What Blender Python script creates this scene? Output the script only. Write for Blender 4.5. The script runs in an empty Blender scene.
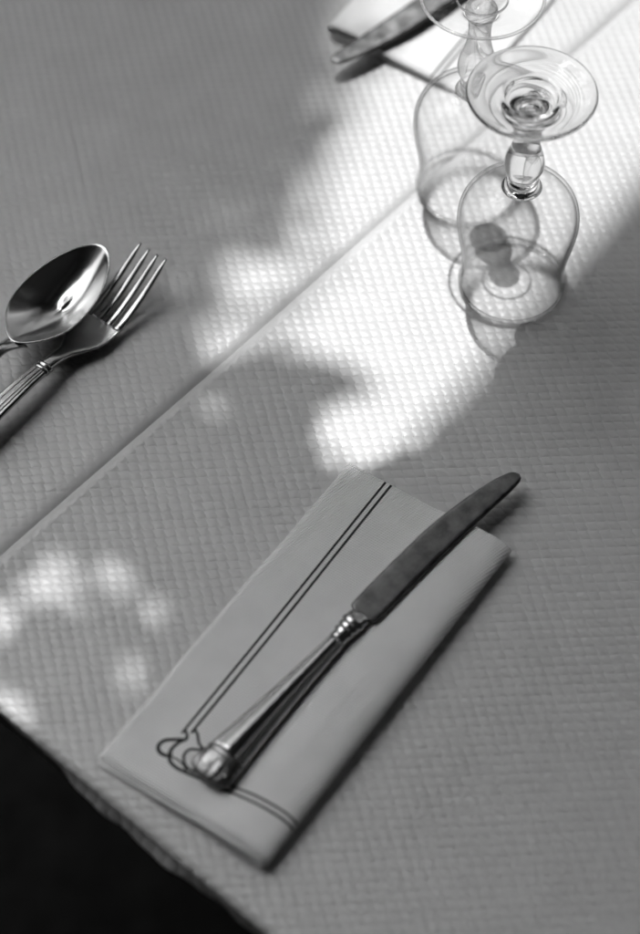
import bpy, bmesh, math, random
import numpy as np
from mathutils import Vector, Matrix

random.seed(7)
R = math.radians
sc = bpy.context.scene
col = sc.collection
TOP = 0.74                      # height of the table cloth above the ground, metres
VIEW = 55.0                     # camera looks down by this many degrees
DIST = 1.10                     # camera to the middle of the view

# ------------------------------------------------------------------ camera
cd = bpy.data.cameras.new('camera')
cam = bpy.data.objects.new('camera', cd)
col.objects.link(cam)
cam.location = (0, -DIST * math.cos(R(VIEW)), TOP + DIST * math.sin(R(VIEW)))
cam.rotation_euler = (R(90 - VIEW), 0, 0)
cd.sensor_fit = 'VERTICAL'
cd.sensor_height = 36
cd.lens = 85
cd.clip_start = 0.05
cd.clip_end = 200
cd.dof.use_dof = True
cd.dof.focus_distance = 1.105
cd.dof.aperture_fstop = 3.6
cd.dof.aperture_blades = 9
sc.camera = cam

# ------------------------------------------------------------------ sky and sun
SUN_EL = 65.0
SUN_DIR = Vector((-0.12, math.cos(R(SUN_EL)), math.sin(R(SUN_EL)))).normalized()   # towards the sun
w = bpy.data.worlds.new('World')
sc.world = w
w.use_nodes = True
nt = w.node_tree
nt.nodes.clear()
sky = nt.nodes.new('ShaderNodeTexSky')
sky.sky_type = 'NISHITA'
sky.sun_disc = False
sky.sun_elevation = R(SUN_EL)
sky.sun_rotation = math.atan2(SUN_DIR.x, SUN_DIR.y)      # the same direction as the sun lamp, near +Y
sky.air_density = 3.0
sky.dust_density = 7.0          # hazy bright summer sky
bw = nt.nodes.new('ShaderNodeRGBToBW')      # monochrome picture: a grey sky
bg = nt.nodes.new('ShaderNodeBackground')
bg.inputs['Strength'].default_value = 0.15
wo = nt.nodes.new('ShaderNodeOutputWorld')
nt.links.new(sky.outputs[0], bw.inputs[0])
nt.links.new(bw.outputs[0], bg.inputs['Color'])
nt.links.new(bg.outputs[0], wo.inputs['Surface'])

sl = bpy.data.lights.new('sun', 'SUN')
sl.energy = 2.0
sl.angle = R(0.53)
sl.color = (1, 1, 1)
sun = bpy.data.objects.new('sun', sl)
col.objects.link(sun)
sun.location = (0, 2, 4)
sun.rotation_euler = SUN_DIR.to_track_quat('Z', 'Y').to_euler()

sc.view_settings.view_transform = 'Standard'
sc.view_settings.look = 'None'
sc.view_settings.gamma = 1
sc.view_settings.use_curve_mapping = False
sc.view_settings.exposure = 1.08

sc.cycles.use_denoising = True
sc.cycles.max_bounces = 24
sc.cycles.transmission_bounces = 20
sc.cycles.glossy_bounces = 8
sc.cycles.transparent_max_bounces = 16
sc.cycles.caustics_refractive = False
sc.cycles.caustics_reflective = False
sc.cycles.blur_glossy = 0.5
sc.cycles.sample_clamp_indirect = 4.0


# ------------------------------------------------------------------ helpers
def P(x, y, z=0.0):
    """centimetres on the table -> metres in the world"""
    return Vector((x / 100, y / 100, TOP + z / 100))


def mesh(name, verts, faces, mat, parent=None, smooth=True, scale=0.01):
    me = bpy.data.meshes.new(name)
    me.from_pydata([tuple(c * scale for c in v) for v in verts], [], faces)
    me.validate()
    bm = bmesh.new()
    bm.from_mesh(me)
    bmesh.ops.recalc_face_normals(bm, faces=bm.faces)
    bm.to_mesh(me)
    bm.free()
    if smooth:
        me.polygons.foreach_set('use_smooth', [True] * len(me.polygons))
    me.materials.append(mat)
    o = bpy.data.objects.new(name, me)
    col.objects.link(o)
    if parent is not None:
        o.parent = parent
    return o


def tag(o, label, cat, group=None):
    o['label'] = label
    o['category'] = cat
    if group:
        o['group'] = group
    return o


def thing(name, label, cat, loc, rz=0.0, group=None):
    o = bpy.data.objects.new(name, None)
    col.objects.link(o)
    o.empty_display_size = 0.02
    o.location = loc
    o.rotation_euler = (0, 0, rz)
    return tag(o, label, cat, group)


def copy_tree(o, parent=None):
    c = o.copy()
    col.objects.link(c)
    c.parent = parent
    for ch in list(o.children):
        copy_tree(ch, c)
    return c


def lathe(prof, n=64):
    """closed profile (r, z) spun about z; r = 0 points become poles"""
    vs, fs, rows = [], [], []
    for r, z in prof:
        if r < 1e-6:
            rows.append([len(vs)])
            vs.append((0, 0, z))
        else:
            rows.append(list(range(len(vs), len(vs) + n)))
            for k in range(n):
                a = 2 * math.pi * k / n
                vs.append((r * math.cos(a), r * math.sin(a), z))
    for a, b in zip(rows[:-1], rows[1:]):
        for k in range(n):
            k2 = (k + 1) % n
            if len(a) == 1 and len(b) > 1:
                fs.append((a[0], b[k], b[k2]))
            elif len(b) == 1 and len(a) > 1:
                fs.append((a[k], b[0], a[k2]))
            elif len(a) > 1:
                fs.append((a[k], b[k], b[k2], a[k2]))
    return vs, fs


def loft(rings, cap=True):
    n = len(rings[0])
    vs = [p for r in rings for p in r]
    fs = []
    for i in range(len(rings) - 1):
        for k in range(n):
            k2 = (k + 1) % n
            fs.append((i * n + k, i * n + k2, (i + 1) * n + k2, (i + 1) * n + k))
    if cap:
        fs.append(tuple(reversed(range(n))))
        fs.append(tuple(range((len(rings) - 1) * n, len(rings) * n)))
    return vs, fs


def interp(x, pts):
    """smooth (Catmull-Rom) interpolation through (x, y) points"""
    if x <= pts[0][0]:
        return pts[0][1]
    if x >= pts[-1][0]:
        return pts[-1][1]
    for i in range(len(pts) - 1):
        if pts[i][0] <= x <= pts[i + 1][0]:
            x0, y0 = pts[i]
            x1, y1 = pts[i + 1]
            h = x1 - x0
            m0 = (y1 - pts[i - 1][1]) / (x1 - pts[i - 1][0]) if i > 0 else (y1 - y0) / h
            m1 = (pts[i + 2][1] - y0) / (pts[i + 2][0] - x0) if i + 2 < len(pts) else (y1 - y0) / h
            t = (x - x0) / h
            return ((2 * t**3 - 3 * t**2 + 1) * y0 + (t**3 - 2 * t**2 + t) * h * m0
                    + (-2 * t**3 + 3 * t**2) * y1 + (t**3 - t**2) * h * m1)


def resample(pts, m):
    """Catmull-Rom curve through 2-D points, m steps per span"""
    out = []
    n = len(pts)
    for i in range(n - 1):
        p0 = pts[max(i - 1, 0)]; p1 = pts[i]; p2 = pts[i + 1]; p3 = pts[min(i + 2, n - 1)]
        for k in range(m):
            t = k / m
            out.append(tuple(0.5 * (2 * b + (c - a) * t + (2 * a - 5 * b + 4 * c - d) * t * t + (3 * b - a - 3 * c + d) * t**3)
                             for a, b, c, d in zip(p0, p1, p2, p3)))
    out.append(tuple(pts[-1]))
    return out


def sstep(a, b, x):
    t = max(0.0, min(1.0, (x - a) / (b - a)))
    return t * t * (3 - 2 * t)


def subsurf(o, n=1):
    m = o.modifiers.new('subsurf', 'SUBSURF')
    m.levels = m.render_levels = n


def solid(o, t, off=-1):
    m = o.modifiers.new('thick', 'SOLIDIFY')
    m.thickness = t / 100
    m.offset = off


# ------------------------------------------------------------------ materials
class NT:
    """tiny expression builder for shader math"""
    def __init__(self, tree):
        self.t = tree

    def m(self, op, a, b=None, c=None, clamp=False):
        n = self.t.nodes.new('ShaderNodeMath')
        n.operation = op
        n.use_clamp = clamp
        for i, v in enumerate((a, b, c)):
            if v is None:
                continue
            if isinstance(v, (int, float)):
                n.inputs[i].default_value = v
            else:
                self.t.links.new(v, n.inputs[i])
        return n.outputs[0]

    def noise(self, scale, detail=2.0, rough=0.5, vec=None):
        n = self.t.nodes.new('ShaderNodeTexNoise')
        n.inputs['Scale'].default_value = scale
        n.inputs['Detail'].default_value = detail
        n.inputs['Roughness'].default_value = rough
        if vec is not None:
            self.t.links.new(vec, n.inputs['Vector'])
        return n.outputs['Fac']

    def ramp(self, fac, stops):
        n = self.t.nodes.new('ShaderNodeValToRGB')
        el = n.color_ramp.elements
        while len(el) < len(stops):
            el.new(0.5)
        for e, (p, v) in zip(el, stops):
            e.position = p
            e.color = (v, v, v, 1)
        self.t.links.new(fac, n.inputs[0])
        return n.outputs[0]

    def obj(self):
        return self.t.nodes.new('ShaderNodeTexCoord').outputs['Object']

    def xyz(self, v):
        n = self.t.nodes.new('ShaderNodeSeparateXYZ')
        self.t.links.new(v, n.inputs[0])
        return n.outputs

    def bump(self, h, dist, strength=1.0, normal=None):
        n = self.t.nodes.new('ShaderNodeBump')
        n.inputs['Distance'].default_value = dist
        n.inputs['Strength'].default_value = strength
        self.t.links.new(h, n.inputs['Height'])
        if normal is not None:
            self.t.links.new(normal, n.inputs['Normal'])
        return n.outputs[0]


def material(name, grey=0.5, rough=0.5, metal=0.0, **kw):
    m = bpy.data.materials.new(name)
    m.use_nodes = True
    b = m.node_tree.nodes['Principled BSDF']
    b.inputs['Base Color'].default_value = (grey, grey, grey, 1)
    b.inputs['Roughness'].default_value = rough
    b.inputs['Metallic'].default_value = metal
    for k, v in kw.items():
        b.inputs[k].default_value = v
    return m, b, NT(m.node_tree)


def mat_cloth():
    """white embossed paper: slanted lattice of pillows divided by fine ridges"""
    m, b, n = material('embossed paper', 0.78, 0.5)
    L = m.node_tree.links
    co = n.obj()
    x, y, z = n.xyz(co)
    # object axes run along and across the sheet; the lattice lies diagonally to it
    def lat(ang_a, ang_b, pa, pb):
        a, c = R(ang_a), R(ang_b)
        M = np.array([[pa * math.cos(a), pb * math.cos(c)], [pa * math.sin(a), pb * math.sin(c)]])
        return np.linalg.inv(M)
    I = lat(2.5 - SHEET, -77.0 - SHEET, 0.0054, 0.0051)
    wob = n.m('MULTIPLY', n.m('SUBTRACT', n.noise(70, 1.0, 0.5, co), 0.5), 0.14)
    s = n.m('ADD', n.m('ADD', n.m('MULTIPLY', x, I[0, 0]), n.m('MULTIPLY', y, I[0, 1])), wob)
    t = n.m('ADD', n.m('MULTIPLY', x, I[1, 0]), n.m('MULTIPLY', y, I[1, 1]))
    # ridges swing round the pillows
    s = n.m('ADD', s, n.m('MULTIPLY', n.m('SINE', n.m('MULTIPLY', t, 2 * math.pi)), 0.07))
    ds = n.m('ABSOLUTE', n.m('SUBTRACT', n.m('FRACT', s), 0.5))     # 0 in the middle of a pillow, .5 on a line
    dt = n.m('ABSOLUTE', n.m('SUBTRACT', n.m('FRACT', t), 0.5))
    ps = n.m('COSINE', n.m('MULTIPLY', ds, math.pi))
    pt = n.m('COSINE', n.m('MULTIPLY', dt, math.pi))
    pillow = n.m('POWER', n.m('MULTIPLY', ps, pt), 0.42)
    ls = n.m('SMOOTH_MAX', n.m('SUBTRACT', 1.0, n.m('DIVIDE', n.m('SUBTRACT', 0.5, ds), 0.06)), 0.0, 0.2)
    lt = n.m('SMOOTH_MAX', n.m('SUBTRACT', 1.0, n.m('DIVIDE', n.m('SUBTRACT', 0.5, dt), 0.06)), 0.0, 0.2)
    ridge = n.m('ADD', n.m('ADD', n.m('MULTIPLY', ls, 0.30), n.m('MULTIPLY', lt, 0.22)), n.m('MULTIPLY', n.m('MULTIPLY', ls, lt), 0.5))
    h = n.m('ADD', pillow, ridge)
    vary = n.m('ADD', 0.8, n.m('MULTIPLY', n.noise(160, 1, 0.5, co), 0.4))
    h = n.m('MULTIPLY', h, vary)
    # the embossing runs out in a smooth border at the sheet's cut edge (local y = 0)
    h = n.m('MULTIPLY', h, n.ramp(n.m('MULTIPLY', n.m('MAXIMUM', n.m('MULTIPLY', y, 0.45), n.m('MULTIPLY', y, -1.0)), 100), [(0.05, 0.0), (0.45, 1.0)]))
    h = n.m('ADD', h, n.m('MULTIPLY', n.noise(900, 2, 0.6, co), 0.10))
    h = n.m('ADD', h, n.m('MULTIPLY', n.noise(28, 2, 0.5, co), 0.7))
    L.new(n.bump(h, 0.00048), b.inputs['Normal'])
    tone = n.ramp(n.noise(40, 3, 0.6, co), [(0.3, 0.515), (0.7, 0.56)])
    L.new(tone, b.inputs['Base Color'])
    b.inputs['Specular IOR Level'].default_value = 0.36
    b.inputs['Roughness'].default_value = 0.38
    return m


def mat_napkin():
    m, b, n = material('napkin paper', 0.8, 0.7)
    L = m.node_tree.links
    co = n.obj()
    x, y, z = n.xyz(co)
    k = 2 * math.pi / 0.00125
    u = n.m('SINE', n.m('MULTIPLY', x, k))
    v = n.m('SINE', n.m('MULTIPLY', n.m('ADD', y, n.m('MULTIPLY', x, 0.25)), k))
    h = n.m('ADD', n.m('MULTIPLY', u, 0.35), n.m('MULTIPLY', v, 0.6))
    h = n.m('ADD', h, n.m('MULTIPLY', n.noise(1200, 2, 0.6, co), 0.22))
    h = n.m('ADD', h, n.m('MULTIPLY', n.noise(25, 2, 0.5, co), 1.6))
    L.new(n.bump(h, 0.00026), b.inputs['Normal'])
    L.new(n.ramp(n.m('ADD', n.m('MULTIPLY', v, 0.25), n.noise(60, 2, 0.5, co)), [(0.15, 0.78), (0.8, 0.87)]), b.inputs['Base Color'])
    return m


def mat_blade():
    m, b, n = material('worn blade steel', 0.4, 0.3, 1.0)
    L = m.node_tree.links
    co = n.obj()
    mp = m.node_tree.nodes.new('ShaderNodeMapping')
    mp.inputs['Scale'].default_value = (1, 7, 7)
    L.new(co, mp.inputs[0])
    smear = n.noise(120, 5, 0.6, co)
    scr = n.noise(420, 4, 0.8, mp.outputs[0])
    L.new(n.ramp(n.m('ADD', n.m('MULTIPLY', smear, 0.8), n.m('MULTIPLY', scr, 0.3)), [(0.36, 0.07), (0.72, 0.17)]), b.inputs['Base Color'])
    L.new(n.ramp(smear, [(0.35, 0.30), (0.7, 0.46)]), b.inputs['Roughness'])
    L.new(n.bump(n.m('ADD', scr, n.noise(900, 2, 0.6, co)), 0.000018), b.inputs['Normal'])
    return m


def mat_silver(name, grey=0.62, rough=0.16):
    m, b, n = material(name, grey, rough, 1.0)
    L = m.node_tree.links
    co = n.obj()
    smear = n.noise(140, 5, 0.65, co)
    L.new(n.ramp(smear, [(0.3, grey * 0.95), (0.7, grey * 1.03)]), b.inputs['Base Color'])
    L.new(n.ramp(smear, [(0.3, rough), (0.75, rough * 1.3)]), b.inputs['Roughness'])
    L.new(n.bump(n.noise(700, 3, 0.7, co), 0.000004), b.inputs['Normal'])
    return m


def mat_glass():
    m = bpy.data.materials.new('clear glass')
    m.use_nodes = True
    t = m.node_tree
    t.nodes.clear()
    g = t.nodes.new('ShaderNodeBsdfGlass')
    g.inputs['IOR'].default_value = 1.5
    g.inputs['Roughness'].default_value = 0.0
    g.inputs['Color'].default_value = (0.98, 0.98, 0.98, 1)
    o = t.nodes.new('ShaderNodeOutputMaterial')
    t.links.new(g.outputs[0], o.inputs['Surface'])
    return m


def mat_thin_glass(name, stops):
    """thin wall: light passes straight on, a film of reflection, dark outlines put into the colour at grazing angles"""
    m = bpy.data.materials.new(name)
    m.use_nodes = True
    t = m.node_tree
    t.nodes.clear()
    n = NT(t)
    lw = t.nodes.new('ShaderNodeLayerWeight')
    lw.inputs['Blend'].default_value = 0.5
    f = lw.outputs['Facing']
    fr = n.m('ADD', 0.035, n.m('MULTIPLY', n.m('POWER', f, 5.0), 0.96), clamp=True)
    tr = t.nodes.new('ShaderNodeBsdfTransparent')
    t.links.new(n.ramp(f, stops), tr.inputs['Color'])  # edges darkened by colour with viewing angle, standing in for refraction
    gl = t.nodes.new('ShaderNodeBsdfGlossy')
    gl.inputs['Roughness'].default_value = 0.03
    mx = t.nodes.new('ShaderNodeMixShader')
    t.links.new(fr, mx.inputs[0])
    t.links.new(tr.outputs[0], mx.inputs[1])
    t.links.new(gl.outputs[0], mx.inputs[2])
    o = t.nodes.new('ShaderNodeOutputMaterial')
    t.links.new(mx.outputs[0], o.inputs['Surface'])
    return m


def mat_ground():
    m, b, n = material('dark paving', 0.012, 0.9)
    co = n.obj()
    m.node_tree.links.new(n.ramp(n.noise(30, 5, 0.6, co), [(0.3, 0.006), (0.7, 0.018)]), b.inputs['Base Color'])
    b.inputs['Specular IOR Level'].default_value = 0.1
    return m


def mat_noise(name, lo, hi, scale, rough=0.8, spec=0.3):
    m, b, n = material(name, lo, rough)
    m.node_tree.links.new(n.ramp(n.noise(scale, 4, 0.6, n.obj()), [(0.3, lo), (0.7, hi)]), b.inputs['Base Color'])
    b.inputs['Specular IOR Level'].default_value = spec
    return m


SHEET = 48.74                   # direction in which the sheets and the table run
M_CLOTH = mat_cloth()
M_NAP = mat_napkin()
M_PRINT = mat_noise('printed line', 0.025, 0.045, 400, 0.8, 0.1)
M_BLADE = mat_blade()
M_HANDLE = mat_silver('old silver plate', 0.40, 0.21)
M_DARK_SILVER = mat_silver('darker silver', 0.24, 0.30)  # darker and rougher than the handle metal, for the end cap
M_SPOON = mat_silver('polished steel', 0.54, 0.18)
M_GLASS = mat_glass()
M_THIN = mat_thin_glass('thin glass wall', [(0.0, 0.995), (0.66, 0.985), (0.77, 0.80), (0.87, 0.42), (0.97, 0.10)])
M_RIM = mat_thin_glass('thick glass rim', [(0.0, 0.90), (0.4, 0.80), (0.75, 0.40), (1.0, 0.03)])
M_MIX = mat_thin_glass('pressed glass', [(0.0, 0.985), (0.6, 0.95), (0.85, 0.55), (1.0, 0.1)])
_t = M_MIX.node_tree
_o = [q for q in _t.nodes if q.type == 'OUTPUT_MATERIAL'][0]
_src = _o.inputs['Surface'].links[0].from_socket
_g = _t.nodes.new('ShaderNodeBsdfGlass')
_g.inputs['IOR'].default_value = 1.5
_g.inputs['Roughness'].default_value = 0.0
_m = _t.nodes.new('ShaderNodeMixShader')
_m.inputs[0].default_value = 0.58
_t.links.new(_src, _m.inputs[1])
_t.links.new(_g.outputs[0], _m.inputs[2])
_t.links.new(_m.outputs[0], _o.inputs['Surface'])
M_GROUND = mat_ground()
M_WOOD = mat_noise('dark wood', 0.03, 0.06, 40)
M_LEAF = mat_noise('leaf', 0.05, 0.10, 60, 0.6)
M_BARK = mat_noise('bark', 0.05, 0.12, 60, 0.9)
M_CANVAS = mat_noise('dark canvas', 0.04, 0.055, 80, 0.9, 0.1)
M_WALL = mat_noise('dark render', 0.05, 0.08, 12, 0.9, 0.1)

# ------------------------------------------------------------------ ground, table
g = mesh('ground', [(-40, -40, 0), (40, -40, 0), (40, 40, 0), (-40, 40, 0)], [(0, 1, 2, 3)], M_GROUND, scale=1)
g['kind'] = 'structure'

ORI = (-19.31, -9.74)           # corner where the upper sheet's edge meets the table's near edge, cm
SH = R(SHEET)


def box(name, lo, hi, mat, parent, bevel=0.0):
    (a, b, c), (d, e, f) = lo, hi
    vs = [(a, b, c), (d, b, c), (d, e, c), (a, e, c), (a, b, f), (d, b, f), (d, e, f), (a, e, f)]
    fs = [(0, 3, 2, 1), (4, 5, 6, 7), (0, 1, 5, 4), (1, 2, 6, 5), (2, 3, 7, 6), (3, 0, 4, 7)]
    o = mesh(name, vs, fs, mat, parent, smooth=False)
    if bevel:
        m = o.modifiers.new('bevel', 'BEVEL')
        m.width = bevel / 100
        m.segments = 2
    return o


# local x runs along the sheet edge (away), local y to the left of it
table = thing('table', 'wooden table hidden under the white paper cloths', 'table', (ORI[0] / 100, ORI[1] / 100, 0), SH)
box('table_top', (0.6, -62, 70.0), (78, 58, 73.2), M_WOOD, table, 0.3)
for lx in (4, 74):
    for ly in (-58, 54):
        box('leg', (lx - 2.5, ly - 2.5, 0), (lx + 2.5, ly + 2.5, 70.0), M_WOOD, table, 0.3)


def hang(s, v):
    """cross-section of the near overhang; s = cm down from the table edge -> (x, z)"""
    r = 0.45
    if s < r * 1.5:
        a = s / r
        return (0.45 - r * math.sin(a), -r + r * math.cos(a))
    q = s - r * 1.5
    return (0.02 + 0.06 * q, -0.44 - q * 0.98)


def sheet(name, y0, y1, zfun, depth, label):
    """paper sheet: local x along the edge, local y across (negative = right of the edge)"""
    xs = [78.5 - 0.6 * i for i in range(131)]
    xs = [x for x in xs if x > 0.5] + [0.45]
    ss = [0.1, 0.22, 0.34, 0.46, 0.58, 0.7] + [0.7 + 0.14 * i for i in range(1, 15)]
    ny = int(abs(y1 - y0) / 0.45) if abs(y1 - y0) < 70 else 140
    ys = [y0 + (y1 - y0) * j / ny for j in range(ny + 1)]
    rows = []
    for x in xs:
        rows.append([(x, y, zfun(x, y)) for y in ys])
    for s in ss:
        row = []
        for y in ys:
            sc_ = s * (0.80 + 0.16 * math.sin(y * 0.21 + 0.6) + 0.10 * math.sin(y * 0.53 + 2) + 0.03 * math.sin(y * 2.3))
            sc_ = s + (sc_ - s) * sstep(0.7, 3.0, s)
            hx, hz = hang(sc_ * depth, y)
            wv = 0.24 * math.sin(y * 0.55 + 1.3 * math.sin(y * 0.23)) + 0.09 * math.sin(y * 1.3 + 1) + 0.04 * math.sin(y * 3.1)
            hx += wv * sstep(0.5, 2.4, s)
            row.append((hx, y, hz + zfun(0.45, y)))
        rows.append(row)
    n = len(ys)
    vs = [p for r in rows for p in r]
    fs = [(i * n + j, i * n + j + 1, (i + 1) * n + j + 1, (i + 1) * n + j) for i in range(len(rows) - 1) for j in range(n - 1)]
    o = mesh(name, vs, fs, M_CLOTH)
    solid(o, 0.03)
    o.location = (ORI[0] / 100, ORI[1] / 100, TOP)
    o.rotation_euler = (0, 0, SH)
    tag(o, label, 'tablecloth', 'paper cloths on the table')
    return o


def z_upper(x, y):
    e = math.exp(-(abs(y) / 0.9))
    return 0.14 * e * (0.8 + 0.3 * math.sin(x * 0.21)) + 0.03 * math.sin(x * 0.17 + y * 0.11) + 0.025 * math.sin(y * 0.29 - x * 0.08) - 0.02


def z_lower(x, y):
    # sinks into the joint under the upper sheet
    d = sstep(0.38, -0.1, y)
    return -0.12 + 0.05 * math.sin(x * 0.13 + y * 0.2) - 0.5 * d


sheet('paper_tablecloth', -56, 0, z_upper, 1.0, 'white embossed paper cloth on the right, its straight edge lying over the other')
sheet('paper_tablecloth', -2.0, 46, z_lower, 0.9, 'white embossed paper cloth on the left, under the spoon and fork')

# ------------------------------------------------------------------ napkin
NL, NW = 20.1, 9.55
FOLD = 0.95                     # reach of the round fold


def nap_top(l, wv):
    """upper face of the folded napkin; l from the far end, w from the thin left edge"""
    hump = (0.56 + 0.10 * math.sin(l * 0.12)) * sstep(4.4, 7.9, wv)
    z = 0.17 + 0.22 * sstep(0, 5, wv) + hump + 0.035 * math.sin(l * 0.33 + wv * 0.5) * sstep(0, 3, wv) + 0.05 * sstep(14, 20, l) * math.sin(wv * 1.1 - l * 0.5) * sstep(0.5, 3, wv)
    return z


def nap_section(l, w0, wr, lift):
    """open U: thin left edge -> over the top -> round right fold -> back underneath"""
    pts = []
    m = 30
    wf = wr - FOLD
    for i in range(m + 1):
        wv = w0 + (wf - w0) * i / m
        pts.append((wv, nap_top(l, wv) + lift))
    zt = nap_top(l, wf) + lift
    zb = 0.06 - lift
    rc = (zt - zb) / 2
    for i in range(1, 12):
        a = math.pi / 2 - math.pi * i / 12
        pts.append((wf + FOLD * math.cos(a), zb + rc + rc * math.sin(a)))
    for i in range(11):
        pts.append((wf + (w0 - wf) * i / 10, zb))
    return pts


def napkin_layer(name, l0, l1, w0, wr, lift, parent):
    ls = [l0 + (l1 - l0) * i / 40 for i in range(41)]
    rows = []
    for l in ls:
        rows.append([(l + 0.05 * math.sin(wv * 0.55 + 1) * (l / NL) + 0.02 * math.sin(wv * 1.9), wv, z) for wv, z in nap_section(l, w0 + 0.035 * math.sin(l * 0.45) + 0.015 * math.sin(l * 1.3), wr, lift)])
    n = len(rows[0])
    vs = [p for r in rows for p in r]
    fs = [(i * n + j, i * n + j + 1, (i + 1) * n + j + 1, (i + 1) * n + j) for i in range(len(rows) - 1) for j in range(n - 1)]
    o = mesh(name, vs, fs, M_NAP, parent)
    solid(o, 0.035)
    return o


def print_line(pts, width, parent, m=8):
    """flat printed stroke lying on the napkin"""
    c = resample(pts, m)
    vs, fs = [], []
    for i, (l, wv) in enumerate(c):
        a = c[max(i - 1, 0)]
        b = c[min(i + 1, len(c) - 1)]
        d = Vector((b[0] - a[0], b[1] - a[1]))
        d = d.normalized() if d.length else Vector((1, 0))
        nrm = Vector((-d.y, d.x))
        wd = width(i / (len(c) - 1)) / 2 if callable(width) else width / 2
        for s in (-1, 1):
            ll, ww = l + s * nrm.x * wd, wv + s * nrm.y * wd
            wf = NW - FOLD
            if ww <= wf:
                z = nap_top(ll, ww)
            else:
                zt = nap_top(ll, wf)
                rc = (zt - 0.06) / 2
                q = min(0.999, (ww - wf) / FOLD)
                z = 0.06 + rc + rc * math.sqrt(1 - q * q)
            vs.append((ll, ww, z + 0.008))
    for i in range(len(c) - 1):
        fs.append((2 * i, 2 * i + 1, 2 * i + 3, 2 * i + 2))
    return mesh('printed_line', vs, fs, M_PRINT, parent)


# local x: from the far end towards the table edge; local y: from the thin edge to the round fold
nap = thing('napkin', 'white paper napkin with dark double border line, lying nearest the camera under the knife',
            'napkin', P(1.45, 0.18), R(-125.2), 'paper napkins')
# local +y must run to the right of the picture: rotation of -125.2 degrees does that
napkin_layer('outer_fold', 0.0, NL, 0.0, NW, 0.0, nap)
napkin_layer('inner_fold', 0.06, NL + 0.22, 0.14, NW - 0.12, -0.055, nap)
TH = 0.13
print_line([(0.03, 2.22), (5, 2.30), (10, 2.36), (16.4, 2.44), (16.75, 2.50), (16.92, 2.70), (17.15, 2.80), (17.41, 2.42), (17.72, 2.02),
            (18.10, 1.95), (18.33, 2.22), (18.30, 2.60), (18.10, 2.78)], lambda t: 0.12 + 0.07 * sstep(0.3, 0.7, t) * (1 - sstep(0.9, 1.0, t)), nap)
print_line([(17.10, 2.84), (17.51, 2.62), (18.0, 2.59), (18.40, 2.83), (18.56, 3.26), (18.53, 3.82), (18.42, 4.52), (18.36, 5.42), (18.27, 5.94),
            (18.19, 6.94), (18.12, 8.0), (18.10, 8.9), (18.10, 9.4), (18.12, 9.54)], lambda t: 0.18 - 0.05 * sstep(0.4, 0.6, t), nap)
print_line([(0.03, 2.56), (5, 2.64), (10, 2.72), (16.2, 2.80), (16.47, 2.84), (16.65, 3.11), (16.95, 3.41), (17.08, 3.72), (17.05, 4.05)], TH, nap)
print_line([(17.10, 3.85), (17.28, 3.60), (17.46, 3.30), (17.79, 3.23), (18.11, 3.43), (18.30, 3.8), (18.27, 4.28)], 0.14, nap)
print_line([(18.26, 2.70), (18.20, 3.16), (18.31, 3.58), (18.48, 3.87)], 0.09, nap)
print_line([(18.20, 4.35), (18.02, 5.2), (17.95, 6.26), (17.86, 7.1), (17.80, 8.1), (17.78, 8.9), (17.80, 9.4), (17.81, 9.54)], 0.12, nap)

# ------------------------------------------------------------------ knife
knife = thing('knife', 'table knife lying on the nearest napkin, dull blade pointing to upper right', 'knife',
              P(1.93, -9.22, 0.44), R(50.0), 'table knives')
KZ = 0.58                       # axis of the handle above the napkin
LEFT = [(-0.02, 0.45), (0.12, 0.70), (0.5, 0.75), (1.31, 0.77), (3.5, 0.74), (5.92, 0.65), (7.72, 0.42), (9.19, 0.15), (10.18, -0.10), (10.91, -0.38), (11.15, -0.56), (11.27, -0.82)]
RIGHT = [(-0.02, -0.55), (0.12, -0.78), (0.5, -0.83), (1.32, -0.84), (3.02, -0.86), (4.98, -0.91), (6.92, -0.98), (8.43, -1.05), (9.82, -1.14), (10.85, -1.14), (11.12, -1.05), (11.27, -0.84)]
xs = [-0.02, 0.03, 0.08, 0.15, 0.3] + [0.6 + 0.3 * i for i in range(33)] + [10.4, 10.6, 10.8, 10.95, 11.05, 11.13, 11.19, 11.24, 11.27]
rings = []
for x in xs:
    yl, yr = interp(x, LEFT), interp(x, RIGHT)
    half = (yl - yr) / 2
    ring = []
    m = 12
    th = lambda t: 0.115 * (1 - abs(t) ** 14) ** 0.5 * min(1, half / 0.35) + 0.008
    for i in range(m + 1):
        t = math.sin((-1 + 2 * i / m) * math.pi / 2)
        ring.append((x, (yl + yr) / 2 + half * t, KZ - 0.02 + th(t)))
    for i in range(m, -1, -1):
        t = math.sin((-1 + 2 * i / m) * math.pi / 2)
        ring.append((x, (yl + yr) / 2 + half * t, KZ - 0.02 - th(t)))
    rings.append(ring)
vs, fs = loft(rings)
mesh('blade', vs, fs, M_BLADE, knife)


def oval(x, hw, hh, n=48, ridge=None, yc=0.0, zc=KZ, pw=2.0):
    out = []
    for k in range(n):
        a = 2 * math.pi * k / n
        c, s = math.cos(a), math.sin(a)
        rr = (abs(c) ** pw + abs(s) ** pw) ** (-1 / pw)
        f = ridge(a) if ridge else 1.0
        out.append((x, yc + hw * c * rr * f, zc + hh * s * rr * f))
    return out


# bolster with turned rings
BO = [(0.10, .30, .10), (0.02, .50, .16), (-0.25, .56, .26), (-0.45, .55, .32), (-0.52, .60, .38), (-0.66, .60, .38), (-0.73, .50, .34), (-0.80, .48, .33), (-0.86, .54, .38), (-1.00, .54, .38),
      (-1.07, .46, .34), (-1.14, .45, .34), (-1.20, .52, .38), (-1.34, .52, .38), (-1.41, .44, .34), (-1.55, .44, .34), (-1.75, .45, .36), (-1.85, .40, .33)]
vs, fs = loft([oval(x, a, b) for x, a, b in BO])
mesh('bolster', vs, fs, M_HANDLE, knife)


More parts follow.
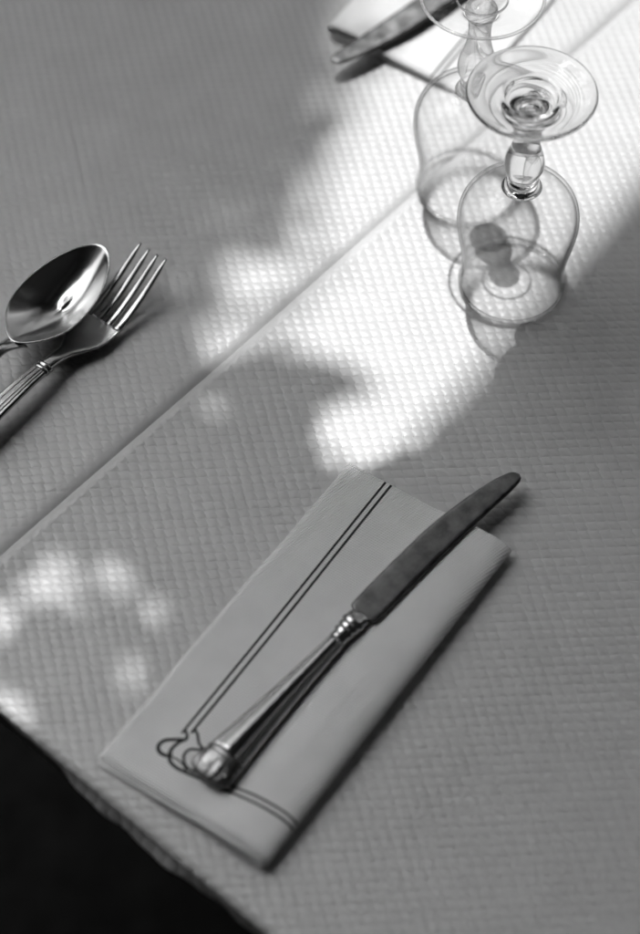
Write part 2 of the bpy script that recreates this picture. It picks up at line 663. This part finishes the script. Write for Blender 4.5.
def flutes(a):
    """raised threads along both sides of the grip, a plain spine in the middle"""
    t = abs(math.cos(a))
    up = math.sin(a)
    f = 1.0
    for c0 in (0.52, 0.70, 0.85):
        f -= 0.05 * math.exp(-((t - c0) / 0.035) ** 2)
    f += 0.03 * math.exp(-((t - 0.0) / 0.22) ** 2) * (1 if up > 0 else 0)
    return f


HN = [(-1.8, .45, .36), (-2.4, .46, .38), (-4.0, .55, .43), (-6.0, .68, .50), (-8.0, .84, .55), (-9.4, .97, .58), (-9.7, .98, .58)]
rings = []
for i in range(33):
    x = -1.8 - (9.7 - 1.8) * i / 32
    hw = interp(-x, [(-a, b) for a, b, c in HN])
    hh = interp(-x, [(-a, c) for a, b, c in HN])
    rings.append(oval(x, hw, hh, 240, flutes, -0.02 - 0.006 * (-x), KZ, 1.8))
vs, fs = loft(rings)
mesh('handle', vs, fs, M_HANDLE, knife)


def shell(a):
    return 1 + 0.035 * math.cos(a * 14)


EN = [(-9.62, .94, .50), (-9.66, 1.03, .585), (-9.76, 1.04, .59), (-9.82, .99, .55), (-9.88, .99, .55), (-9.93, 1.05, .58), (-10.04, 1.06, .58), (-10.12, 1.02, .53), (-10.3, 1.07, .49),
      (-10.55, 1.10, .44), (-10.8, 1.05, .37), (-11.0, .90, .29), (-11.14, .64, .21), (-11.22, .3, .12)]
vs, fs = loft([oval(x, a, b * 0.88, 80, shell if i > 7 else None, -0.08) for i, (x, a, b) in enumerate(EN)])
mesh('end_cap', vs, fs, M_DARK_SILVER, knife)
# scroll relief on the end
for sy in (-1, 1):
    rr = []
    for i in range(25):
        t = i / 24
        a = t * 4.2
        r = 0.42 * (1 - 0.6 * t)
        cx, cy = -10.45 + r * math.cos(a + 1.2), -0.08 + sy * (0.42 + r * math.sin(a + 1.2) * 0.8)
        zz = KZ + 0.45 * math.sqrt(max(0.05, 1 - ((cy + 0.08) / 1.2) ** 2)) - 0.04 - 0.25 * max(0, -cx - 10.5)
        rr.append([(cx + 0.07 * math.cos(b) * math.cos(a), cy + 0.07 * math.cos(b) * math.sin(a), zz + 0.07 * math.sin(b)) for b in [2 * math.pi * k / 8 for k in range(8)]])
    vs, fs = loft(rr)
    mesh('scroll', vs, fs, M_HANDLE, knife)

# the setting opposite: the same napkin and knife turned round
nap2 = copy_tree(nap)
nap2['label'] = 'folded white napkin at the top edge, partly out of the picture, behind the glasses'
knife2 = copy_tree(knife)
knife2['label'] = 'table knife at the top edge, blurred, blade tip pointing to lower left'

# ------------------------------------------------------------------ wine glasses
OUT = [(2.74, 0.0), (2.80, 0.03), (2.82, 0.10), (2.78, 0.4), (2.72, 1.0), (2.70, 1.6), (2.75, 2.3), (2.86, 3.1), (3.00, 3.9), (3.10, 4.6), (3.13, 5.1), (3.08, 5.7), (2.88, 6.3), (2.50, 6.85),
       (1.95, 7.30), (1.35, 7.58), (0.95, 7.70), (0.78, 7.80), (0.72, 7.92), (0.74, 8.00), (0.80, 8.06), (0.82, 8.14), (0.78, 8.22), (0.71, 8.30), (0.72, 8.40), (0.82, 8.60), (0.95, 8.90),
       (1.01, 9.20), (0.99, 9.55), (0.90, 9.95), (0.78, 10.35), (0.67, 10.80), (0.60, 11.3), (0.58, 11.8), (0.62, 12.3), (0.74, 12.75), (1.00, 13.15), (1.50, 13.50), (2.20, 13.78),
       (2.80, 13.96), (3.08, 14.06), (3.15, 14.12), (3.15, 14.18), (3.08, 14.23), (2.80, 14.20), (2.20, 14.10), (1.70, 14.03), (1.42, 14.00), (1.32, 13.96), (1.26, 13.84), (1.15, 13.72), (0.8, 13.62), (0.4, 13.58), (0, 13.57)]
INN = [(2.74, 0.0), (2.70, 0.03), (2.68, 0.10), (2.65, 0.4), (2.60, 1.0), (2.585, 1.6), (2.635, 2.3), (2.745, 3.1), (2.885, 3.9), (2.985, 4.6), (3.01, 5.1), (2.955, 5.65), (2.75, 6.2), (2.36, 6.72),
       (1.80, 7.13), (1.2, 7.36), (0.7, 7.44), (0.3, 7.46), (0, 7.46)]


def smooth_prof(p, m=3):
    return [(max(0.0, a), b) for a, b in resample(p, m)]


def wine_glass(x, y, label, whole_foot=False):
    o_ = smooth_prof(OUT)
    i_ = smooth_prof(INN)
    t = thing('wine_glass', label, 'wine glass', P(x, y, 0.03), 0, 'upside-down wine glasses')

    def spun(name, prof, mat, parent, caster):
        vs, fs = lathe(prof, 96)
        o = mesh(name, vs, fs, mat, parent)
        return o
    # thin blown bowl: outer and inner wall
    ow = [p for p in o_ if 0.22 <= p[1] <= 7.72 and p[0] > 0.98]
    iw = [p for p in i_ if 0.22 <= p[1] and p[0] > 0.9]
    vo, fo = lathe(ow, 96)
    vi, fi = lathe(iw, 96)
    bowl = mesh('bowl', vo + vi, fo + [tuple(i + len(vo) for i in f) for f in fi], M_THIN, t)
    # rounded lip the glass stands on
    lip = [(2.815, 0.24), (2.81, 0.16), (2.80, 0.07), (2.77, 0.015), (2.735, 0.0), (2.70, 0.015), (2.675, 0.07), (2.665, 0.16), (2.66, 0.24), (2.735, 0.26), (2.815, 0.24)]
    spun('lip', lip, M_RIM, bowl, False)
    if whole_foot:
        # stem and foot are one pressed piece of thick glass
        st = [p for p in o_ if p[1] >= 7.66 and p[0] < 3.3 and not (p[1] < 7.75 and p[0] > 1.02)]
        st[-1] = (0, st[-1][1])
        spun('stem_and_foot', [(0, 7.46), (0.4, 7.455), (0.75, 7.44), (0.95, 7.50), (1.03, 7.60)] + st, M_GLASS, t, False)
        return t
    # solid stem from the bowl's thick bottom up to the hub of the foot
    st = [p for p in o_ if 7.66 <= p[1] <= 12.95 and p[0] < 1.02]
    stem = [(0, 7.46), (0.4, 7.455), (0.75, 7.44), (0.95, 7.50), (1.03, 7.60)] + st + [(0.84, 13.1), (0.80, 13.3), (0.66, 13.45), (0.4, 13.55), (0, 13.58)]
    spun('stem', stem, M_MIX, t, False)
    # flared plate of the foot with a pressed ring round its hollow hub, and its thickened rim
    lo = [(0.88, 13.0), (1.05, 13.22), (1.35, 13.43), (1.9, 13.68), (2.3, 13.82), (2.7, 13.94), (2.99, 14.03)]
    hi = [(0.86, 13.62), (1.10, 13.72), (1.24, 13.86), (1.32, 13.97), (1.60, 14.02), (2.0, 14.07), (2.5, 14.15), (2.99, 14.21)]
    vo, fo = lathe(resample(lo, 3), 96)
    vi, fi = lathe(resample(hi, 3), 96)
    foot = mesh('foot', vo + vi, fo + [tuple(i + len(vo) for i in f) for f in fi], M_THIN, t)
    hub = [(1.28 + 0.055 * math.cos(a), 13.93 + 0.075 * math.sin(a)) for a in [2 * math.pi * k / 16 for k in range(17)]]
    spun('hub_ring', hub, M_MIX, foot, False)
    rim = [(3.07 + 0.085 * math.cos(a), 14.12 + 0.085 * math.sin(a)) for a in [2 * math.pi * k / 20 for k in range(21)]]
    spun('foot_rim', rim, M_MIX, foot, False)
    return t


wine_glass(10.12, 11.85, 'upside-down stemmed glass standing in front, nearer the camera, whole foot in view', True)
wine_glass(8.05, 18.6, 'upside-down stemmed glass standing behind the other, foot cut by the top edge')

# ------------------------------------------------------------------ spoon
spoon = thing('spoon', 'polished steel spoon lying hollow side up beside the fork', 'spoon', P(-13.55, 9.75, 0.0), R(56.0))
SA, SB, SD, SZ = 3.85, 2.08, 1.25, 1.62
nr, na = 18, 72
vs, fs = [(0, 0, SZ - SD)], []


def bowl_rim(a):
    c, s = math.cos(a), math.sin(a)
    x = SA * c
    y = SB * s * (1 - 0.10 * c) * (1 - 0.08 * max(0, c) ** 2)
    if c < -0.35:
        y *= 1 - 0.30 * ((-c - 0.35) / 0.65) ** 2
    return x, y


for i in range(1, nr + 1):
    q = i / nr
    for k in range(na):
        a = 2 * math.pi * k / na
        x, y = bowl_rim(a)
        zr = SZ + 0.02 * x + 0.10 * (x / SA) ** 2 + 0.05
        vs.append((x * q, y * q, zr - (SD + 0.02 * x * q + 0.1) * (1 - q ** 2.0)))
for k in range(na):
    fs.append((0, 1 + k, 1 + (k + 1) % na))
for i in range(nr - 1):
    for k in range(na):
        k2 = (k + 1) % na
        fs.append((1 + i * na + k, 1 + (i + 1) * na + k, 1 + (i + 1) * na + k2, 1 + i * na + k2))
sb = mesh('bowl', vs, fs, M_SPOON, spoon)
solid(sb, 0.13)
subsurf(sb, 1)
SH_W = [(3.4, .62), (3.8, .50), (4.6, .36), (6.0, .34), (9, .48), (13, .75), (15.5, .95), (16.8, .8), (17.3, .3)]
SH_Z = [(3.4, 1.30), (3.8, 1.55), (4.6, 1.95), (6.0, 2.05), (9, 1.7), (13, 0.9), (16, 0.45), (17.3, 0.32)]
rings = []
for i in range(60):
    x = 3.4 + 13.9 * i / 59
    rings.append(oval(-x, interp(x, SH_W), 0.16 + 0.02 * math.sin(x * .4), 24, None, 0.02 * x - 0.07, interp(x, SH_Z)))
vs, fs = loft(rings)
mesh('handle', vs, fs, M_SPOON, spoon)

# ------------------------------------------------------------------ fork
fork = thing('fork', 'steel fork with four upturned tines lying beside the spoon', 'fork', P(-12.75, 7.1, 0.0), R(52.0))
FZ = [(-16, .35), (-13, .5), (-8, 1.15), (-4, 1.25), (-1.5, 1.0), (0, .62), (1.4, .32), (2.8, .40), (4.4, .95), (6.6, 2.1)]


def fz(x):
    return interp(x, FZ)


def plate_ring(x, hw, hh, yc=0.0, dish=0.0, n=24):
    out = []
    for k in range(n):
        a = 2 * math.pi * k / n
        c, s = math.cos(a), math.sin(a)
        rr = (abs(c) ** 3.5 + abs(s) ** 3.5) ** (-1 / 3.5)
        y = hw * c * rr
        out.append((x, yc + y, fz(x) + hh * s * rr + dish * (y / max(hw, 1e-3)) ** 2))
    return out


PALM = [(-2.2, .34), (-1.2, .34), (-.5, .44), (0.1, .72), (.7, 1.02), (1.3, 1.16), (2.0, 1.19), (2.45, 1.18)]
rings = []
for i in range(31):
    x = -2.2 + 4.6 * i / 30
    rings.append(plate_ring(x, interp(x, PALM), 0.10 + 0.08 * sstep(0, -1.5, x), 0, 0.16 * sstep(-0.5, 1.2, x)))
vs, fs = loft(rings)
pm = mesh('palm', vs, fs, M_SPOON, fork)
for k in range(4):
    y0 = (-1.5 + k) * 0.625
    y1 = (-1.5 + k) * 0.585
    rings = []
    for i in range(25):
        t = i / 24
        x = 2.25 + 4.3 * t
        hw = 0.235 - 0.10 * t - 0.07 * sstep(.85, 1, t)
        hh = 0.11 - 0.03 * t - 0.03 * sstep(.85, 1, t)
        yc = y0 + (y1 - y0) * t
        ring = plate_ring(x, hw, hh, yc, 0.0, 12)
        d = 0.16 * (yc / 1.18) ** 2
        rings.append([(a, b, c + d) for a, b, c in ring])
    vs, fs = loft(rings)
    mesh('tine', vs, fs, M_SPOON, fork)


def fork_flutes(a):
    t = math.cos(a)
    f = 1.0
    if math.sin(a) > 0:
        for c0 in (-0.62, -0.3, 0.3, 0.62):
            f -= 0.16 * math.exp(-((t - c0) / 0.07) ** 2)
    return f


rings = []
for i in range(50):
    x = -2.1 - 13.8 * i / 49
    hw = interp(-x, [(2.1, .40), (4, .50), (8, .68), (13, .95), (15.2, 1.0), (15.9, .5)])
    rings.append(oval(x, hw, 0.20, 160, fork_flutes, 0.0, fz(x), 2.6))
vs, fs = loft(rings)
mesh('handle', vs, fs, M_HANDLE, fork)
CO = [(-1.92, .34, .20), (-1.96, .47, .27), (-2.10, .48, .28), (-2.14, .40, .23), (-2.20, .40, .23), (-2.24, .49, .28), (-2.40, .49, .28), (-2.44, .40, .22)]
vs, fs = loft([oval(x, a, b, 32, None, 0, fz(x)) for x, a, b in CO])
mesh('collar', vs, fs, M_HANDLE, fork)

# ------------------------------------------------------------------ opposite setting placed
nap2.location = P(8.4, 25.3)
nap2.rotation_euler = (0, 0, R(57.0))
knife2.location = P(9.1, 34.8, 0.44)
knife2.rotation_euler = (0, 0, R(226.0))

# ------------------------------------------------------------------ what shades the table: awning, added walls, tree
AW = 54.0                                     # direction of the awning's front edge
AN = Vector((math.sin(R(AW)), -math.cos(R(AW)), 0))      # away from the light, towards the wall
AD = Vector((math.cos(R(AW)), math.sin(R(AW)), 0))
AH = 2.7                                     # front edge above the table
edge = P(12.6, 11.0) + SUN_DIR * (AH / SUN_DIR.z)
awning = thing('awning', 'dark canvas awning over the table, above the picture', 'awning', (edge.x, edge.y, 0), R(AW))
# local x along the front edge, local -y towards the wall
zf = edge.z
box('canvas', (-229, -210, 0), (190, 0, 1.0), M_CANVAS, awning).location = (0, 0, zf)
box('front_bar', (-192, -3, -4), (192, -0.5, -0.5), M_WOOD, awning, 0.5).location = (0, 0, zf)
wall = tag(box('shade_wall', (-400, -240, 0), (400, -212, 360), M_WALL, None), 'added dark wall behind awning and camera, unseen, blocking light from the right', 'wall')  # added, out of view: keeps light off from the right
wall.location = (edge.x, edge.y, 0)
wall.rotation_euler = (0, 0, R(AW))

side = tag(box('shade_wall', (-225, -212, 0), (-202, 60, 380), M_WALL, None), 'added dark wall to the lower left, outside the picture, blocking sky light', 'wall')  # added, out of view: closes off the sky at lower left
side.location = (edge.x, edge.y, 0)
side.rotation_euler = (0, 0, R(AW))

far_wall = tag(box('far_shade_wall', (-255, 125, 0), (400, 150, 195), M_WALL, None), 'added dark wall to the upper left, outside the picture, blocking low sky light', 'wall')  # added, out of view: cuts low sky light on the left
far_wall.location = (edge.x, edge.y, 0)
far_wall.rotation_euler = (0, 0, R(AW))

LIT = [
    [(25.4, 30.1), (17.4, 17.4), (14.1, 13.4), (11.2, 9.1), (8.4, 4.9), (5.5, 1.7), (3.2, 0.3), (1.5, -0.5), (0.1, -0.1), (-0.4, 1.7), (-0.1, 3.7), (1.3, 4.0), (2.7, 4.7), (2.2, 6.0),
     (0.5, 6.6), (-1.6, 7.3), (-3.0, 7.4), (-4.1, 7.3), (-5.4, 6.6), (-6.2, 7.7), (-5.9, 9.3), (-6.8, 10.7), (-6.1, 12.8), (-4.9, 14.5), (-4.6, 16.0), (-3.1, 15.3), (-1.5, 14.9),
     (-0.5, 16.7), (-1.2, 18.5), (-0.4, 20.7), (0.6, 23.7), (1.4, 27.3), (1.8, 30.1), (3.1, 36.8), (4.9, 43.9), (40.7, 43.9)],
    [(-14.3, -7.7), (-13.6, -6.2), (-12.5, -5.3), (-11.5, -5.8), (-11.1, -7.2), (-11.5, -8.6), (-12.3, -9.0), (-13.2, -7.9)],
    [(-10.7, -5.5), (-9.6, -5.2), (-9.2, -6.4), (-9.4, -7.6), (-10.2, -7.3)],
    [(-8.5, -7.9), (-7.8, -7.5), (-7.3, -8.6), (-7.5, -9.5), (-8.1, -9.3)],
    [(-9.4, -11.1), (-8.6, -10.8), (-8.1, -11.7), (-8.7, -12.7), (-9.3, -12.3)],
    [(-15.4, -12.7), (-14.2, -13.0), (-13.7, -14.1), (-13.8, -15.0), (-15.1, -15.3)],
    [(-6.1, 3.7), (-5.4, 4.2), (-4.8, 3.5), (-5.0, 2.7), (-5.8, 2.7)],
    [(-15.9, -7.8), (-15.0, -8.1), (-14.7, -9.2), (-15.5, -10.0)],
]

for q_ in range(1, len(LIT)):                  # gaps a little larger than the spots they throw
    cx_ = sum(p[0] for p in LIT[q_]) / len(LIT[q_])
    cy_ = sum(p[1] for p in LIT[q_]) / len(LIT[q_])
    k_ = 1.0 if q_ == 6 else 1.14
    LIT[q_] = [(cx_ + (p[0] - cx_) * k_, cy_ + (p[1] - cy_) * k_) for p in LIT[q_]]


def lit_dist(px, py):
    """distance (cm) of table points to the sunlit patches, negative inside (numpy arrays)"""
    best = np.full(px.shape, 1e9)
    for poly in LIT:
        inside = np.zeros(px.shape, bool)
        d = np.full(px.shape, 1e9)
        for (x0, y0), (x1, y1) in zip(poly, poly[1:] + poly[:1]):
            ex, ey = x1 - x0, y1 - y0
            t = np.clip(((px - x0) * ex + (py - y0) * ey) / (ex * ex + ey * ey), 0, 1)
            d = np.minimum(d, np.hypot(px - x0 - t * ex, py - y0 - t * ey))
            cr = ((y0 > py) != (y1 > py))
            with np.errstate(divide='ignore', invalid='ignore'):
                xi = x0 + (py - y0) * ex / (ey if ey else 1e-9)
            inside ^= cr & (px < xi)
        d = np.where(inside, -d, d)
        best = np.minimum(best, d)
    return best


rng = np.random.default_rng(5)
# cells of the table that the tree keeps in shade
gx, gy = np.meshgrid(np.arange(-30, 20, 0.4), np.arange(-22, 50, 0.4))
dist = lit_dist(gx, gy)
aw0 = Vector((12.6, 11.0))
beyond = (gx - aw0.x) * AN.x + (gy - aw0.y) * AN.y          # > 0: already in the awning's shade
need = (dist > 0.15) & (beyond < 0.6)
cover = np.zeros(gx.shape)
cells = np.argwhere(need)
rng.shuffle(cells)
lv, lf, leaf_at = [], [], []
LEAF = [(0, 0), (.22, .20), (.5, .29), (.78, .2), (1, 0), (.78, -.2), (.5, -.29), (.22, -.2)]
for pas in range(3):
    for i, j in cells:
        if cover[i, j] > (0.5 if pas == 0 else 1.5):
            continue
        x, y, d = gx[i, j], gy[i, j], dist[i, j]
        ln = min(5.2, max(1.5, 1.9 * (d + 0.35))) * rng.uniform(0.8, 1.1)
        h = rng.uniform(90, 140) + 90 * sstep(1, 5, y) + 300 * sstep(7, 15, y) + 50 * sstep(-2, -5, y)
        c = Vector((x, y, 0)) + SUN_DIR * (h / SUN_DIR.z)
        yaw = rng.uniform(0, 2 * math.pi)
        tilt = Matrix.Rotation(rng.normal(0, .35), 3, 'X') @ Matrix.Rotation(rng.normal(-.1, .3), 3, 'Y')
        rot = tilt @ Matrix.Rotation(yaw, 3, 'Z')
        b0 = len(lv)
        for k, (a, b) in enumerate(LEAF):
            p = rot @ Vector(((a - .5) * ln, b * ln * 1.15, -0.10 * ln * (2 * a - 1) ** 2)) + c
            lv.append((p.x, p.y, p.z))
        lf += [(b0, b0 + 1, b0 + 7), (b0 + 1, b0 + 2, b0 + 6, b0 + 7), (b0 + 2, b0 + 3, b0 + 5, b0 + 6), (b0 + 3, b0 + 4, b0 + 5)]
        leaf_at.append((rot @ Vector((-.5 * ln, 0, -0.1 * ln)) + c, x, y))
        cover[np.hypot(gx - x, gy - y) < ln * 0.30] += 1
# added leaves beyond the far side block sky light, clear of the sunlit patches
cand = np.column_stack([rng.uniform(-70, 260, 14000), rng.uniform(90, 380, 14000), rng.uniform(-40, 420, 14000)])
size = rng.uniform(8, 15, 14000)
g0x = cand[:, 0] - SUN_DIR.x * cand[:, 2] / SUN_DIR.z
g0y = cand[:, 1] - SUN_DIR.y * cand[:, 2] / SUN_DIR.z
ok = lit_dist(g0x, g0y) > size * 0.6 + 3.0
ok &= ~((cand[:, 1] < 210) & (cand[:, 2] < 150))
for q in np.argwhere(ok)[:, 0]:
    c, ln = Vector(cand[q]), float(size[q])
    rot = Matrix.Rotation(rng.normal(0, .5), 3, 'X') @ Matrix.Rotation(rng.normal(0, .5), 3, 'Y') @ Matrix.Rotation(rng.uniform(0, 6.28), 3, 'Z')
    b0 = len(lv)
    for k, (a, b) in enumerate(LEAF):
        p = rot @ Vector(((a - .5) * ln, b * ln * 1.15, -0.10 * ln * (2 * a - 1) ** 2)) + c
        lv.append((p.x, p.y, p.z))
    lf += [(b0, b0 + 1, b0 + 7), (b0 + 1, b0 + 2, b0 + 6, b0 + 7), (b0 + 2, b0 + 3, b0 + 5, b0 + 6), (b0 + 3, b0 + 4, b0 + 5)]
# added low leaves, unseen, that dim sky light on the table's upper left
for q in range(190):
    c = Vector((rng.uniform(-66, -24), rng.uniform(50, 88), rng.uniform(40, 78)))
    if lit_dist(np.array([c.x - SUN_DIR.x * c.z / SUN_DIR.z]), np.array([c.y - SUN_DIR.y * c.z / SUN_DIR.z]))[0] < 4:
        continue
    ln = rng.uniform(5, 9)
    rot = Matrix.Rotation(rng.normal(0, .5), 3, 'X') @ Matrix.Rotation(rng.normal(0, .5), 3, 'Y') @ Matrix.Rotation(rng.uniform(0, 6.28), 3, 'Z')
    b0 = len(lv)
    for k, (a, b) in enumerate(LEAF):
        p = rot @ Vector(((a - .5) * ln, b * ln * 1.15, -0.10 * ln * (2 * a - 1) ** 2)) + c
        lv.append((p.x, p.y, p.z))
    lf += [(b0, b0 + 1, b0 + 7), (b0 + 1, b0 + 2, b0 + 6, b0 + 7), (b0 + 2, b0 + 3, b0 + 5, b0 + 6), (b0 + 3, b0 + 4, b0 + 5)]
# thin outer sprays that break up the left margin of the broad sunlit band
for q in range(84):
    x, y = rng.uniform(-7.5, 0.5), rng.uniform(7.5, 30)
    x += max(0, (y - 16)) * 0.25
    if q > 70:
        x, y = rng.uniform(-16, -7), rng.uniform(-15, -4.5)
    h = rng.uniform(190, 330)
    c = Vector((x, y, 0)) + SUN_DIR * (h / SUN_DIR.z)
    ln = rng.uniform(1.4, 3.0)
    rot = Matrix.Rotation(rng.normal(0, .4), 3, 'X') @ Matrix.Rotation(rng.normal(0, .4), 3, 'Y') @ Matrix.Rotation(rng.uniform(0, 6.28), 3, 'Z')
    b0 = len(lv)
    for k, (a, b) in enumerate(LEAF):
        p = rot @ Vector(((a - .5) * ln, b * ln * 1.15, -0.10 * ln * (2 * a - 1) ** 2)) + c
        lv.append((p.x, p.y, p.z))
    lf += [(b0, b0 + 1, b0 + 7), (b0 + 1, b0 + 2, b0 + 6, b0 + 7), (b0 + 2, b0 + 3, b0 + 5, b0 + 6), (b0 + 3, b0 + 4, b0 + 5)]
tree = thing('tree', 'leafy branch of a tree hanging over the table, above the picture, with added leaves blocking sky light', 'tree', (-1.55, 1.35, 0))
off = tree.location


def tube(a, b, r0, r1, n=6):
    d = (b - a).normalized()
    q = d.to_track_quat('Z', 'Y')
    out = []
    for p, r in ((a, r0), (b, r1)):
        out.append([tuple(p + q @ Vector((r * math.cos(2 * math.pi * k / n), r * math.sin(2 * math.pi * k / n), 0))) for k in range(n)])
    return loft(out)


def join(parts):
    vs, fs = [], []
    for v, f in parts:
        b = len(vs)
        vs += v
        fs += [tuple(i + b for i in q) for q in f]
    return vs, fs


cr = mesh('crown', [(x, y, z + TOP * 100) for x, y, z in lv], lf, M_LEAF, tree)
cr.location = (-off.x, -off.y, -off.z)
# twigs: nodes over well shaded spots, every leaf hangs on the nearest one
good = np.argwhere((dist > 2.6) & (beyond < 2))
rng.shuffle(good)
nodes = []
for i, j in good:
    h = 108 + 12 * math.sin(gx[i, j] * .2)
    p = Vector((gx[i, j], gy[i, j], 0)) + SUN_DIR * (h / SUN_DIR.z)
    if all((p - q).length > 7 for q in nodes):
        nodes.append(p)
root = Vector((-60, 90, 100))
nodes.sort(key=lambda p: (p - root).length)
tw, linked = [], [root]
for p in nodes:
    q = min(linked, key=lambda a: (a - p).length)
    tw.append(tube(q, p, 0.35, 0.25))
    linked.append(p)
for p, x, y in leaf_at:
    q = min(nodes, key=lambda a: (a - p).length)
    if (q - p).length < 14:
        tw.append(tube(q, p, 0.06, 0.05, 3))
vs, fs = join(tw)
t_ = mesh('twigs', [(x, y, z + TOP * 100) for x, y, z in vs], fs, M_BARK, tree)
t_.location = (-off.x, -off.y, -off.z)
tr = [Vector((-155, 135, 0)), Vector((-152, 138, 90)), Vector((-140, 132, 150)), Vector((-105, 112, 178)), root + Vector((0, 0, TOP * 100))]
vs, fs = join([tube(a, b, r0, r1, 12) for a, b, r0, r1 in zip(tr[:-1], tr[1:], (9, 7.5, 5, 2.5), (7.5, 5, 2.5, 0.4))])
t_ = mesh('trunk', vs, fs, M_BARK, tree)
t_.location = (-off.x, -off.y, -off.z)
